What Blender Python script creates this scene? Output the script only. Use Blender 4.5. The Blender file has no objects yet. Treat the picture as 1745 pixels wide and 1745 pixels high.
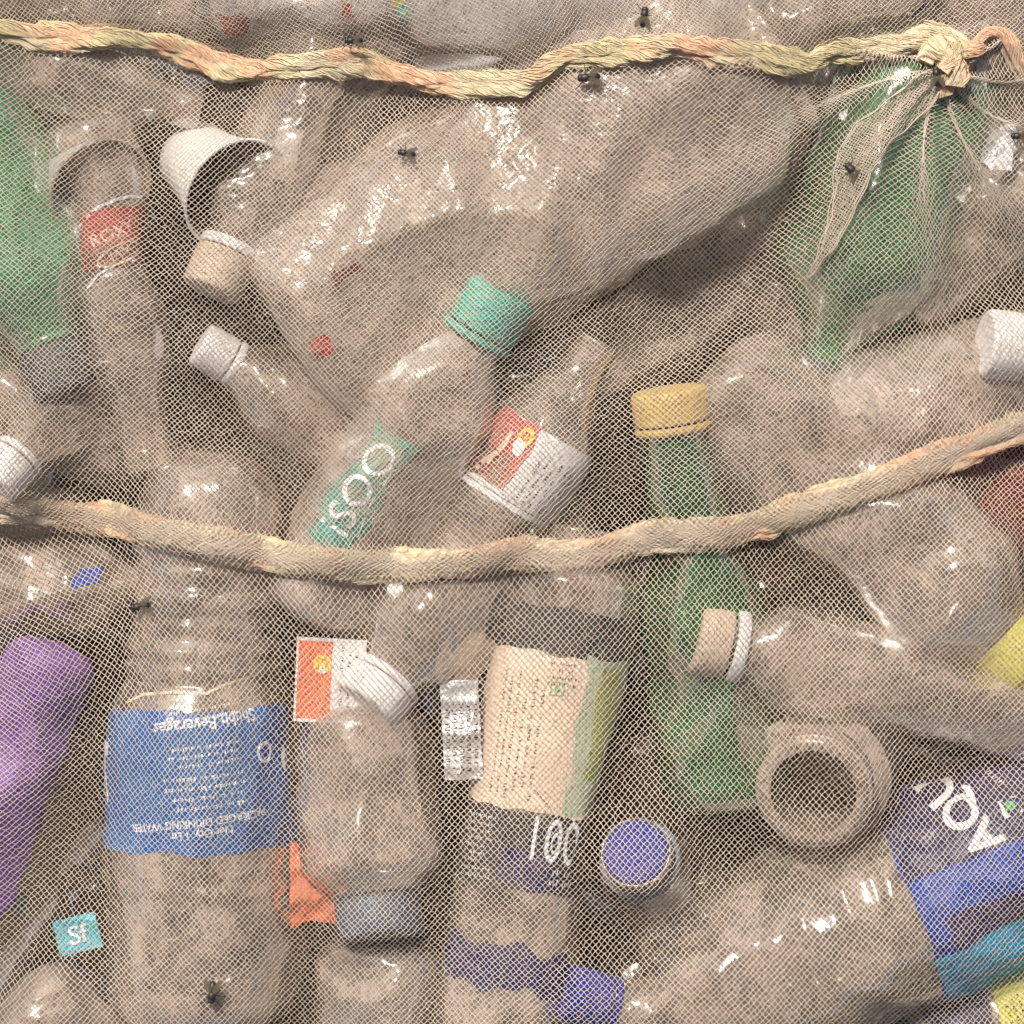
import bpy, bmesh, math, random
import numpy as np
from mathutils import Vector, Matrix
from mathutils.bvhtree import BVHTree

# ---------------------------------------------------------------- camera, sky, sun, exposure
S = 0.00025            # metres per photograph pixel
D = 6000.0             # camera height over the net (same unit)
scene = bpy.context.scene
C = scene.collection
cam = bpy.data.objects.new('camera', bpy.data.cameras.new('camera')); C.objects.link(cam)
cam.location = (0, 0, D*S); cam.data.sensor_width = 36; cam.data.lens = 36*D/1745.0
cam.data.clip_start = 0.05; cam.data.clip_end = 60
scene.camera = cam
world = bpy.data.worlds.new('World'); scene.world = world; world.use_nodes = True
wn = world.node_tree; bgn = wn.nodes['Background']
sky = wn.nodes.new('ShaderNodeTexSky'); sky.sky_type = 'NISHITA'; sky.sun_disc = False
SUN_EL, SUN_AZ = 52, -24       # degrees; azimuth measured from image-up towards the right
sky.sun_elevation = math.radians(SUN_EL); sky.sun_rotation = math.radians(SUN_AZ)
sky.dust_density = 4.0; sky.air_density = 1.0; sky.ozone_density = 0.6
wn.links.new(sky.outputs[0], bgn.inputs[0]); bgn.inputs[1].default_value = 0.07
sun = bpy.data.objects.new('sun', bpy.data.lights.new('sun', 'SUN')); C.objects.link(sun)
sun.data.energy = 4.4; sun.data.angle = math.radians(8); sun.data.color = (1.0, 0.94, 0.86)
el, az = math.radians(SUN_EL), math.radians(SUN_AZ)
sdir = Vector((math.cos(el)*math.sin(az), math.cos(el)*math.cos(az), math.sin(el)))
sun.rotation_euler = sdir.to_track_quat('Z', 'Y').to_euler()
scene.view_settings.view_transform = 'Standard'; scene.view_settings.look = 'None'
scene.view_settings.exposure = 0.36; scene.view_settings.gamma = 1
scene.render.engine = 'CYCLES'
scene.cycles.transparent_max_bounces = 40; scene.cycles.max_bounces = 10
scene.cycles.diffuse_bounces = 4; scene.cycles.glossy_bounces = 3
scene.cycles.sample_clamp_indirect = 4

RNG = np.random.RandomState(7)
def at(px, py, z=0.0):
    k = (D - z)/D
    return Vector(((px-872.5)*k*S, (872.5-py)*k*S, z*S))

# ---------------------------------------------------------------- materials
MATS = {}
def newmat(name):
    m = bpy.data.materials.new(name); m.use_nodes = True
    nt = m.node_tree; nt.nodes.clear()
    out = nt.nodes.new('ShaderNodeOutputMaterial')
    return m, nt, out
def noise(nt, scale, detail=4, rough=0.6, vec=None, dist=0):
    n = nt.nodes.new('ShaderNodeTexNoise'); n.inputs['Scale'].default_value = scale
    n.inputs['Detail'].default_value = detail; n.inputs['Roughness'].default_value = rough
    n.inputs['Distortion'].default_value = dist
    if vec is None:
        tc = nt.nodes.new('ShaderNodeTexCoord'); vec = tc.outputs['Object']
    nt.links.new(vec, n.inputs['Vector'])
    return n.outputs['Fac']
def maprange(nt, v, a, b, c, d):
    m = nt.nodes.new('ShaderNodeMapRange'); m.inputs[1].default_value = a; m.inputs[2].default_value = b
    m.inputs[3].default_value = c; m.inputs[4].default_value = d; nt.links.new(v, m.inputs[0]); return m.outputs[0]
def math2(nt, op, a, b):
    m = nt.nodes.new('ShaderNodeMath'); m.operation = op
    for i, x in enumerate((a, b)):
        if isinstance(x, (int, float)): m.inputs[i].default_value = x
        else: nt.links.new(x, m.inputs[i])
    m.use_clamp = op != 'SUBTRACT'
    return m.outputs[0]
def rgbmix(nt, f, a, b):
    m = nt.nodes.new('ShaderNodeMix'); m.data_type = 'RGBA'
    if isinstance(f, (int, float)): m.inputs[0].default_value = f
    else: nt.links.new(f, m.inputs[0])
    for i, x in ((6, a), (7, b)):
        if isinstance(x, tuple): m.inputs[i].default_value = (*x[:3], 1)
        else: nt.links.new(x, m.inputs[i])
    return m.outputs[2]
def bump(nt, h, strength, dist):
    b = nt.nodes.new('ShaderNodeBump'); b.inputs['Strength'].default_value = strength
    b.inputs['Distance'].default_value = dist; nt.links.new(h, b.inputs['Height']); return b.outputs[0]
DUST = (0.69, 0.555, 0.45)
def pet(name, tint=(0.93, 0.90, 0.86), dustc=DUST, lo=0.12, hi=0.82, rough=0.09, spec=1.0, bmp=0.4, bsc=48):
    """thin dusty PET wall: see-through film, dust on it, clear-coat reflection"""
    if name in MATS: return MATS[name]
    m, nt, out = newmat(name)
    oi = nt.nodes.new('ShaderNodeObjectInfo')
    tc = nt.nodes.new('ShaderNodeTexCoord')
    add = nt.nodes.new('ShaderNodeVectorMath'); add.operation = 'ADD'
    nt.links.new(tc.outputs['Object'], add.inputs[0]); nt.links.new(oi.outputs['Random'], add.inputs[1])
    v = add.outputs[0]
    n1 = noise(nt, 42, 6, 0.68, v, 0.5); n2 = noise(nt, 420, 3, 0.7, v)
    lw = nt.nodes.new('ShaderNodeLayerWeight'); lw.inputs[0].default_value = 0.45
    f = maprange(nt, n1, 0.38, 0.58, lo, hi)
    sp = maprange(nt, n2, 0.58, 0.72, 0, 0.22)
    f = math2(nt, 'ADD', f, sp)
    f = math2(nt, 'MULTIPLY', f, maprange(nt, lw.outputs['Facing'], 0.72, 0.97, 1.0, 0.35))
    tr = nt.nodes.new('ShaderNodeBsdfTransparent')
    nt.links.new(rgbmix(nt, maprange(nt, lw.outputs['Facing'], 0.4, 0.95, 0, 0.75), tuple(tint), tuple(c*0.22 for c in tint)), tr.inputs[0])
    d = nt.nodes.new('ShaderNodeBsdfDiffuse'); tl = nt.nodes.new('ShaderNodeBsdfTranslucent')
    dark = tuple(c*0.48 for c in dustc)
    dc = rgbmix(nt, maprange(nt, n2, 0.36, 0.5, 0, 1), dark, dustc)
    n3 = noise(nt, 1100, 2, 0.5, v); n4 = noise(nt, 90, 3, 0.6, v)
    spk = math2(nt, 'MULTIPLY', maprange(nt, n3, 0.63, 0.67, 0, 1), maprange(nt, n4, 0.45, 0.6, 0, 1))
    f = math2(nt, 'ADD', f, math2(nt, 'MULTIPLY', spk, 0.8))
    dc = rgbmix(nt, spk, dc, (0.05, 0.035, 0.02))
    nt.links.new(dc, d.inputs[0]); nt.links.new(dc, tl.inputs[0])
    m1 = nt.nodes.new('ShaderNodeMixShader'); m1.inputs[0].default_value = 0.35
    nt.links.new(d.outputs[0], m1.inputs[1]); nt.links.new(tl.outputs[0], m1.inputs[2])
    m2 = nt.nodes.new('ShaderNodeMixShader'); nt.links.new(f, m2.inputs[0])
    nt.links.new(tr.outputs[0], m2.inputs[1]); nt.links.new(m1.outputs[0], m2.inputs[2])
    g = nt.nodes.new('ShaderNodeBsdfGlossy'); g.inputs['Roughness'].default_value = rough
    nb = bump(nt, noise(nt, bsc, 2, 0.45, v, 0.8), bmp, 0.003)
    nt.links.new(nb, g.inputs['Normal'])
    gb = nt.nodes.new('ShaderNodeBsdfGlossy'); gb.inputs['Roughness'].default_value = min(0.5, rough*2.4); nt.links.new(nb, gb.inputs['Normal'])
    gm = nt.nodes.new('ShaderNodeMixShader'); gm.inputs[0].default_value = 0.5
    nt.links.new(g.outputs[0], gm.inputs[1]); nt.links.new(gb.outputs[0], gm.inputs[2])
    fr = nt.nodes.new('ShaderNodeFresnel'); fr.inputs[0].default_value = 1.5; nt.links.new(nb, fr.inputs['Normal'])
    fr2 = math2(nt, 'MINIMUM', math2(nt, 'MULTIPLY', fr.outputs[0], spec*1.9), 0.5)
    m3 = nt.nodes.new('ShaderNodeMixShader'); nt.links.new(fr2, m3.inputs[0])
    nt.links.new(m2.outputs[0], m3.inputs[1]); nt.links.new(gm.outputs[0], m3.inputs[2])
    nt.links.new(m3.outputs[0], out.inputs[0]); MATS[name] = m
    return m
def solid(name, col, rough=0.45, dust=0.35, dustc=(0.42, 0.33, 0.25), spec=0.5, sc=60, transl=0.0, metal=0.0, bmp=0.3):
    if name in MATS: return MATS[name]
    m, nt, out = newmat(name)
    p = nt.nodes.new('ShaderNodeBsdfPrincipled')
    n1 = noise(nt, sc, 5, 0.65, None, 0.6); n2 = noise(nt, sc*8, 3, 0.7)
    f = math2(nt, 'ADD', maprange(nt, n1, 0.4, 0.68, 0, dust), maprange(nt, n2, 0.56, 0.74, 0, dust*0.8))
    nt.links.new(rgbmix(nt, f, col, dustc), p.inputs['Base Color'])
    nt.links.new(maprange(nt, n1, 0.35, 0.7, rough, min(1, rough+0.35)), p.inputs['Roughness'])
    p.inputs['Specular IOR Level'].default_value = spec; p.inputs['Metallic'].default_value = metal
    nt.links.new(bump(nt, n1, bmp, 0.002), p.inputs['Normal'])
    last = p.outputs[0]
    if transl:
        tl = nt.nodes.new('ShaderNodeBsdfTranslucent'); tl.inputs[0].default_value = (*col, 1)
        mx = nt.nodes.new('ShaderNodeMixShader'); mx.inputs[0].default_value = transl
        nt.links.new(last, mx.inputs[1]); nt.links.new(tl.outputs[0], mx.inputs[2]); last = mx.outputs[0]
    nt.links.new(last, out.inputs[0]); MATS[name] = m
    return m
CLEAR = pet('dusty_clear_plastic')
HAZY = pet('very_dusty_clear_plastic', lo=0.35, hi=0.97, rough=0.22, spec=0.8)
MILKY = pet('pale_crumpled_plastic', tint=(0.95, 0.94, 0.94), dustc=(0.86, 0.80, 0.78), lo=0.5, hi=0.95, rough=0.18, bmp=0.8, bsc=60)
CRINKLE = pet('crinkled_clear_plastic', lo=0.4, hi=0.95, rough=0.12, spec=0.9, bmp=0.5, bsc=120)
SHADED = pet('shadowed_clear_plastic', tint=(0.8, 0.74, 0.66), dustc=(0.11, 0.078, 0.055), lo=0.15, hi=0.6)  # clear plastic with second-layer shade put into its tint and dust colour
CLEAN = pet('glossy_clear_plastic', lo=0.1, hi=0.75, rough=0.06, spec=1.3)
GREEN = pet('light_green_plastic', tint=(0.35, 0.86, 0.52), dustc=(0.22, 0.62, 0.33), lo=0.45, hi=0.8)
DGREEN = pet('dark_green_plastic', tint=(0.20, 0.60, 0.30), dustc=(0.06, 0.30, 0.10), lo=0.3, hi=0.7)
MGREEN = pet('muted_green_plastic', tint=(0.35, 0.65, 0.42), dustc=(0.12, 0.38, 0.17), lo=0.5, hi=0.8)
DEEP = pet('shaded_dark_plastic', tint=(0.7, 0.62, 0.55), dustc=(0.10, 0.07, 0.05), lo=0.3, hi=0.7, rough=0.3, spec=0.6)  # buried bottles: darkness of the gaps painted into tint and dust
RED = pet('red_plastic', tint=(0.5, 0.08, 0.06), dustc=(0.42, 0.07, 0.05), lo=0.6, hi=0.8)
PURPLE = solid('purple_plastic', (0.20, 0.085, 0.36), 0.45, 0.3, dustc=(0.3, 0.2, 0.3))
WHITE = solid('white_plastic', (0.80, 0.77, 0.77), 0.35, 0.3)
PAPER = solid('white_paper', (0.86, 0.85, 0.82), 0.6, 0.12, sc=40, transl=0.15)
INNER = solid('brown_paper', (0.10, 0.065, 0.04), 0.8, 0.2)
FROST = solid('frosted_plastic', (0.58, 0.60, 0.58), 0.35, 0.3, transl=0.35)
TEALC = solid('teal_plastic', (0.03, 0.42, 0.33), 0.4, 0.35)
SLATE = solid('slate_plastic', (0.03, 0.06, 0.085), 0.5, 0.2)
GREYBLUE = solid('grey_blue_plastic', (0.06, 0.10, 0.16), 0.45, 0.45)
BEIGE = solid('dusty_beige_plastic', (0.56, 0.44, 0.33), 0.7, 0.5, dustc=(0.36, 0.27, 0.2))
YELLOWC = solid('mustard_plastic', (0.62, 0.42, 0.10), 0.45, 0.35)
LEMON = solid('lemon_plastic', (0.62, 0.56, 0.06), 0.45, 0.35)
BLUEC = solid('blue_plastic', (0.008, 0.03, 0.27), 0.5, 0.2, spec=0.25)
BLUEL = solid('blue_label_film', (0.012, 0.10, 0.34), 0.35, 0.75, dustc=(0.06, 0.18, 0.36), spec=0.4, sc=34)
NAVYL = solid('navy_label_film', (0.01, 0.015, 0.09), 0.35, 0.15, spec=0.4)
ROYAL = solid('royal_blue_film', (0.006, 0.06, 0.36), 0.35, 0.12, spec=0.3)
VIOLET = solid('violet_blue_film', (0.03, 0.02, 0.14), 0.3, 0.15)
SKYB = solid('sky_blue_film', (0.0, 0.44, 0.72), 0.35, 0.12, spec=0.3)
BLACKL = solid('charcoal_label_film', (0.02, 0.026, 0.036), 0.4, 0.2)
CREAM = solid('cream_label_film', (0.80, 0.62, 0.47), 0.5, 0.4, dustc=(0.42, 0.31, 0.22))
SAGE = solid('sage_label_film', (0.42, 0.50, 0.33), 0.5, 0.35)
LIME = solid('lime_label_film', (0.30, 0.36, 0.06), 0.45, 0.3)
REDL = solid('red_label_film', (0.45, 0.05, 0.035), 0.4, 0.4)
DREDL = solid('dark_red_label_film', (0.20, 0.04, 0.03), 0.4, 0.4)
ORANGE = solid('orange_label_film', (0.75, 0.13, 0.03), 0.4, 0.25)
TEALL = solid('teal_label_film', (0.03, 0.30, 0.24), 0.5, 0.8)
WHITEL = solid('white_label_film', (0.78, 0.76, 0.76), 0.45, 0.3)
CYAN = solid('cyan_label_film', (0.03, 0.38, 0.48), 0.4, 0.2)
INK = solid('ink_print', (0.04, 0.04, 0.045), 0.6, 0.1)
BROWNINK = solid('brown_print', (0.16, 0.10, 0.07), 0.6, 0.1)
WPRINT = solid('white_print', (0.85, 0.84, 0.86), 0.5, 0.15)
GPRINT = solid('green_print', (0.10, 0.42, 0.16), 0.5, 0.1)
YPRINT = solid('yellow_print', (0.80, 0.55, 0.05), 0.5, 0.1)
RPRINT = solid('pink_red_print', (0.55, 0.08, 0.08), 0.5, 0.1)
FOIL = solid('silver_foil', (0.62, 0.63, 0.64), 0.28, 0.15, metal=0.6, sc=120, bmp=0.8)
FLYM = solid('fly_body', (0.012, 0.010, 0.008), 0.35, 0.1)
EARTH = solid('dark_earth', (0.03, 0.022, 0.015), 0.95, 0.5, dustc=(0.06, 0.045, 0.03), sc=30)
def wing_mat():
    m, nt, out = newmat('fly_wing')
    tr = nt.nodes.new('ShaderNodeBsdfTransparent'); g = nt.nodes.new('ShaderNodeBsdfPrincipled')
    g.inputs['Base Color'].default_value = (0.12, 0.09, 0.06, 1); g.inputs['Roughness'].default_value = 0.2
    mx = nt.nodes.new('ShaderNodeMixShader'); mx.inputs[0].default_value = 0.6
    nt.links.new(tr.outputs[0], mx.inputs[1]); nt.links.new(g.outputs[0], mx.inputs[2]); nt.links.new(mx.outputs[0], out.inputs[0])
    return m
WING = wing_mat()
def thread_mat(name, a, b, sc, c=None):
    m, nt, out = newmat(name)
    n1 = noise(nt, sc, 3, 0.6); n2 = noise(nt, 1500, 2, 0.6)
    col = rgbmix(nt, maprange(nt, n1, 0.42, 0.58, 0, 1), a, b)
    if c: col = rgbmix(nt, maprange(nt, noise(nt, sc*1.7, 2, 0.5), 0.5, 0.6, 0, 0.85), col, c)
    col = rgbmix(nt, maprange(nt, n2, 0.35, 0.65, 0.25, 0), col, (0.25, 0.19, 0.13))
    d = nt.nodes.new('ShaderNodeBsdfPrincipled'); d.inputs['Roughness'].default_value = 0.55
    d.inputs['Specular IOR Level'].default_value = 0.4
    tl = nt.nodes.new('ShaderNodeBsdfTranslucent')
    nt.links.new(col, d.inputs['Base Color']); nt.links.new(col, tl.inputs[0])
    mx = nt.nodes.new('ShaderNodeMixShader'); mx.inputs[0].default_value = 0.22
    nt.links.new(d.outputs[0], mx.inputs[1]); nt.links.new(tl.outputs[0], mx.inputs[2]); nt.links.new(mx.outputs[0], out.inputs[0])
    return m
NET = thread_mat('net_thread', (0.83, 0.715, 0.59), (0.72, 0.605, 0.48), 12)
YARN = thread_mat('yellow_yarn', (0.74, 0.62, 0.36), (0.82, 0.70, 0.47), 20, (0.90, 0.55, 0.35))
YARN2 = thread_mat('faded_yarn', (0.78, 0.65, 0.40), (0.76, 0.62, 0.46), 18, (0.88, 0.54, 0.35))

# ---------------------------------------------------------------- helpers
WM = {}       # matrices of the empties
REG = []      # (matrix, verts, faces) of everything the net has to lie on
def mesh_obj(name, verts, faces, mat, parent=None, smooth=True, matrix=None, reg=True):
    me = bpy.data.meshes.new(name)
    verts = np.asarray(verts, dtype=np.float32).reshape(-1, 3)
    if isinstance(faces, np.ndarray):
        n = faces.shape[1]; nf = len(faces)
        me.vertices.add(len(verts)); me.vertices.foreach_set('co', verts.ravel())
        me.loops.add(nf*n); me.loops.foreach_set('vertex_index', faces.astype(np.int32).ravel())
        me.polygons.add(nf); me.polygons.foreach_set('loop_start', np.arange(0, nf*n, n, dtype=np.int32))
        me.update(calc_edges=True)
    else:
        me.from_pydata(verts.tolist(), [], faces)
    me.polygons.foreach_set('use_smooth', [smooth]*len(me.polygons))
    mats = mat if isinstance(mat, (list, tuple)) else [mat]
    for m in mats: me.materials.append(m)
    o = bpy.data.objects.new(name, me); C.objects.link(o)
    if parent is not None: o.parent = parent
    if matrix is not None: o.matrix_local = matrix
    if reg:
        M = Matrix.Identity(4)
        q = o
        while q is not None:
            M = WM.get(q.name, Matrix.Identity(4)) @ M; q = q.parent
        REG.append((np.array(M), verts, [tuple(p.vertices) for p in me.polygons]))
    return o
def tag(o, label, cat, group=None, kind=None):
    if label: o['label'] = label
    if cat: o['category'] = cat
    if group: o['group'] = group
    if kind: o['kind'] = kind
    return o
def empty(name, matrix):
    o = bpy.data.objects.new(name, None); C.objects.link(o); o.empty_display_size = 0.01
    o.matrix_local = matrix; WM[o.name] = matrix.copy(); return o
def gridfaces(n, m, closed):
    i = np.arange(n-1)[:, None]; j = np.arange(m if closed else m-1)[None, :]
    j2 = (j+1) % m
    return np.stack([i*m+j, i*m+j2, (i+1)*m+j2, (i+1)*m+j], -1).reshape(-1, 4)
def lathe_local(prof, nseg=48, knurl=0, kn=0):
    """profile [(t, r)] about local X, pixel units"""
    prof = np.array(prof, float); th = np.linspace(0, 2*math.pi, nseg, endpoint=False)
    r = prof[:, 1][:, None]*np.ones(nseg)
    if kn: r = r + knurl*np.where(prof[:, 1] > prof[:, 1].max()*0.93, 1, 0)[:, None]*np.sign(np.cos(kn*th))
    P = np.stack([prof[:, 0][:, None]*np.ones(nseg), r*np.sin(th), r*np.cos(th)], -1)
    return P.reshape(-1, 3)*S, gridfaces(len(prof), nseg, True)
def smoothstep(x): x = np.clip(x, 0, 1); return x*x*(3-2*x)

class Bottle:
    """a bottle as a function of (t along the axis, arc angle); body, cap, labels and print all follow it"""
    def __init__(s, kind, base, top, R, label, mat=CLEAR, rn=38, sh=110, neck=55, flat=1.0, crush=8, seed=1,
                 ribs=(), base_r=0.5, prof=None, cat='bottle', group=None, open_end=True, petal=0.0, waist=0, depth=0.24, ext=0):
        s.B = at(*base); s.T = at(*top); ax = (s.T-s.B); s.L = ax.length/S; ax.normalize()
        ref = Vector((0, 0, 1)) if abs(ax.z) < 0.85 else Vector((0, 1, 0))
        y = ref.cross(ax).normalized(); z = ax.cross(y).normalized()
        M = Matrix((ax, y, z)).transposed().to_4x4(); M.translation = s.B; s.M = M; s.Mi = M.inverted()
        s.R, s.rn, s.flat, s.mat, s.neck = R, rn, flat, mat, neck
        rnd = np.random.RandomState(seed); s.rnd = rnd
        L = s.L
        tt = np.linspace(0, L, 160)
        if prof is not None:
            pt = np.array(prof, float); r = np.interp(tt/L, pt[:, 0], pt[:, 1])*R
            k = np.ones(7)/7; rp = np.concatenate([np.full(3, r[0]), r, np.full(3, r[-1])]); r = np.convolve(rp, k, 'valid')
        else:
            r = np.full_like(tt, float(R))
            bl = 0.5*R
            r = np.where(tt < bl, R*(base_r+(1-base_r)*np.sqrt(np.clip(1-(1-tt/bl)**2, 0, 1))), r)
            u = smoothstep((tt-(L-neck-sh))/sh); r = R + (rn-R)*(0.35*u + 0.65*u**1.3)
            r = np.where(tt < bl, R*(base_r+(1-base_r)*np.sqrt(np.clip(1-(1-tt/bl)**2, 0, 1))), r)
            if waist: r = r*(1-waist*np.exp(-((tt-L*0.45)/(L*0.12))**2))
        for (c, w, d) in ribs: r = r - d*np.exp(-((tt-c)/w)**2)
        s.tt, s.rr = tt, r
        s.facets = []
        for i in range(crush):
            th = rnd.uniform(-1.5, 1.5) if rnd.rand() < 0.75 else rnd.uniform(0, 6.28)
            tl = rnd.normal(0, 0.22)
            n = np.array([math.sin(tl), math.sin(th)*math.cos(tl), math.cos(th)*math.cos(tl)])
            s.facets.append((rnd.uniform(0.12, 0.85)*L, n, R*(1-rnd.uniform(0.3, 1.0)*depth), rnd.uniform(0.12, 0.35)*L))
        s.waves = [(rnd.normal(0, 1, 3)*f, rnd.uniform(0, 6.28), a) for f, a in ((2.2, .5), (3.5, .35), (6, .22), (9, .14), (14, .08), (21, .05)) for _ in range(2)]
        s.wamp = R*0.0045*crush**0.8; s.petal = petal
        s.E = empty(kind, M); tag(s.E, label, cat, group)
        n, m = 130, 72
        t = np.concatenate([[0.0], np.linspace(0, L, n-1)])
        th = np.linspace(0, 2*math.pi, m, endpoint=False)
        TT, TH = np.meshgrid(t, th, indexing='ij')
        P = s.surf(TT, TH, 0)
        c0 = P[0].mean(0); P[0] = c0 + (P[0]-c0)*0.02 + np.array([0.1*R, 0, 0])
        extra = []
        if open_end:   # lip and inner wall of the mouth
            e = P[-1]; cc = e.mean(0)
            extra = [cc+(e-cc)*0.93 + np.array([1, 0, 0]), cc+(e-cc)*0.88+np.array([-neck*0.9, 0, 0])]
        if extra: P = np.concatenate([P, np.array(extra)], 0)
        s.body = mesh_obj('body', P.reshape(-1, 3)*S, gridfaces(len(P), m, True), mat, s.E)
    def rad(s, t): return np.interp(t, s.tt, s.rr)
    def surf(s, t, th, off=0.0):
        t = np.asarray(t, float); th = np.asarray(th, float)
        r = s.rad(t) + off
        if s.petal: r = r*(1 - s.petal*np.exp(-(t/(0.42*s.R))**2)*(0.5+0.5*np.cos(5*th)))
        p = np.stack([t+0*th, r*np.sin(th), r*np.cos(th)*(s.flat if s.flat != 1 else 1)], -1)
        fade = smoothstep((s.rad(t)/s.R-0.45)/0.3)[..., None]*np.ones_like(p[..., :1])
        for (tc, n, h, w) in s.facets:
            q = p - np.array([tc, 0, 0]); q2 = q.copy(); q2[..., 2] /= s.flat
            d = np.clip(q2@n - h - off, 0, None)*np.exp(-((t-tc)/w)**4)
            p = p - (d*0.95)[..., None]*n*fade
        q = p/s.R; w = 0
        for k, ph, a in s.waves: w = w + a*(1-2*np.abs(np.sin(q@k+ph)))
        nn = p.copy(); nn[..., 0] = 0; nn /= (np.linalg.norm(nn, axis=-1, keepdims=True)+1e-6)
        return p + nn*(w*s.wamp)[..., None]*fade
    def tl(s, px, py):
        """pixel -> (t, lateral) on the near side"""
        z = (s.B.z+s.T.z)/2/S
        for _ in range(4):
            l = s.Mi @ at(px, py, z); t = l.x/S; lat = l.y/S
            r = float(s.rad(t)); zz = math.sqrt(max(r*r-lat*lat, (0.15*r)**2))*s.flat
            z = (s.M @ Vector((t*S, lat*S, zz*S))).z/S
        return t, lat
    def ang(s, t, lat): r = float(s.rad(t)); return math.asin(max(-0.98, min(0.98, lat/r)))
    def patch(s, name, t0, t1, a0, a1, mat, off=1.3, parent=None, ragged=0, label=None, slant=0):
        n, m = max(6, int(abs(t1-t0)/6)), max(8, int(abs(a1-a0)*s.R/7))
        u = np.linspace(0, 1, n)[:, None]; a = np.linspace(a0, a1, m)[None, :]+0*u
        if ragged:
            ph = s.rnd.uniform(0, 6, 4)
            e0 = ragged*(np.sin(a*5+ph[0])+.6*np.sin(a*13+ph[1])); e1 = ragged*(np.sin(a*6+ph[2])+.6*np.sin(a*11+ph[3]))
        else: e0 = e1 = 0*a
        sl = slant*s.R*(a-(a0+a1)/2)
        t = (t0+e0)*(1-u) + (t1+e1)*u + sl
        if ragged:
            a = a + (ragged/s.R)*(np.sin(t/9+ph[0])*0.5+np.sin(t/23+ph[1]))*((np.linspace(-1, 1, m)[None, :])**3)
        P = s.surf(t, a, off)
        full = abs(a1-a0) > 6.2
        o = mesh_obj(name, P.reshape(-1, 3)*S, gridfaces(n, m, False), mat, parent or s.E, reg=False)
        if label: o['label'] = label
        return o
    def ppatch(s, name, c, lt, la, mat, off=1.3, **k):
        """patch around pixel c, lt long along the axis, la wide across (arc px)"""
        t, lat = s.tl(*c); a = s.ang(t, lat)
        return s.patch(name, t-lt/2, t+lt/2, a-la/2/s.R, a+la/2/s.R, mat, off, **k)
    def flatmap(s, pts, c, phi, off, proj=False):
        t, lat = s.tl(*c); a = s.ang(t, lat)
        v = s.M.to_3x3() @ Vector((1, 0, 0)); al = math.atan2(v.y, v.x); r = math.radians(phi)-al
        x = pts[:, 0]*math.cos(r)-pts[:, 1]*math.sin(r); y = pts[:, 0]*math.sin(r)+pts[:, 1]*math.cos(r)
        if proj: return s.surf(t+x, np.arcsin(np.clip((lat+y)/s.R, -0.97, 0.97)), off)
        return s.surf(t+x, a + y/s.R, off)
    def text(s, txt, c, size, phi, mat, off=2.6, parent=None, name='lettering', bold=0.0, sx=1.0, cuts=1, proj=False):
        pts, faces = textmesh(txt, size, bold, sx, cuts)
        return mesh_obj(name, s.flatmap(pts, c, phi, off, proj)*S, faces, mat, parent or s.E, reg=False, smooth=False)
    def bars(s, c, phi, w, n, pitch, mat, off=2.4, parent=None, seed=0, th=0.42, name='small_print'):
        pts, faces = barmesh(w, n, pitch, seed, th)
        return mesh_obj(name, s.flatmap(pts, c, phi, off)*S, faces, mat, parent or s.E, reg=False, smooth=False)
    def cap(s, r, h, mat, over=6, ring=None, gap=4, ringh=12, kn=48, name='cap', label=None, ringr=1.0):
        L = s.L; t0 = L-h+over
        pr = [(t0, r*0.9), (t0, r), (t0+3, r*1.005), (t0+h*0.5, r), (t0+h-7, r*0.985), (t0+h-2.5, r*0.95), (t0+h, r*0.86), (t0+h-0.8, r*0.8), (t0+h-1, r*0.4), (t0+h-1, 0.1)]
        v, f = lathe_local(pr, kn*2 if kn else 48, 0.9, kn)
        o = mesh_obj(name, v, f, mat, s.E)
        if label: o['label'] = label
        if ring is not None:
            a = t0-gap; rr = r*ringr
            v, f = lathe_local([(a-ringh, rr*0.84), (a-ringh, rr*0.98), (a-ringh+2, rr*1.03), (a-2, rr*1.03), (a, rr*0.99), (a, rr*0.85), (a-ringh, rr*0.84)], 56)
            mesh_obj('tamper_ring', v, f, ring, o)
        return o
    def flange(s, back, r, w=7, mat=None):
        t = s.L-back
        v, f = lathe_local([(t, r*0.75), (t, r*0.97), (t+2, r), (t+w-2, r), (t+w, r*0.97), (t+w, r*0.75)], 56)
        return mesh_obj('neck_ring', v, f, mat or s.mat, s.E)

def textmesh(txt, size, bold=0.0, sx=1.0, cuts=1):
    cu = bpy.data.curves.new('tmp_text', 'FONT'); cu.body = txt; cu.size = 1; cu.align_x = 'CENTER'; cu.align_y = 'CENTER'
    cu.offset = bold; cu.resolution_u = 3
    o = bpy.data.objects.new('tmp_text', cu); C.objects.link(o)
    bpy.context.view_layer.update()
    me = o.to_mesh(); bm = bmesh.new(); bm.from_mesh(me); o.to_mesh_clear()
    bpy.data.objects.remove(o); bpy.data.curves.remove(cu)
    bmesh.ops.triangulate(bm, faces=bm.faces[:])
    if cuts: bmesh.ops.subdivide_edges(bm, edges=bm.edges[:], cuts=cuts, use_grid_fill=True)
    bmesh.ops.triangulate(bm, faces=bm.faces[:])
    pts = np.array([(v.co.x*size*sx, v.co.y*size) for v in bm.verts]); bm.verts.index_update()
    faces = [tuple(v.index for v in f.verts) for f in bm.faces]; bm.free()
    return pts, faces
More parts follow.
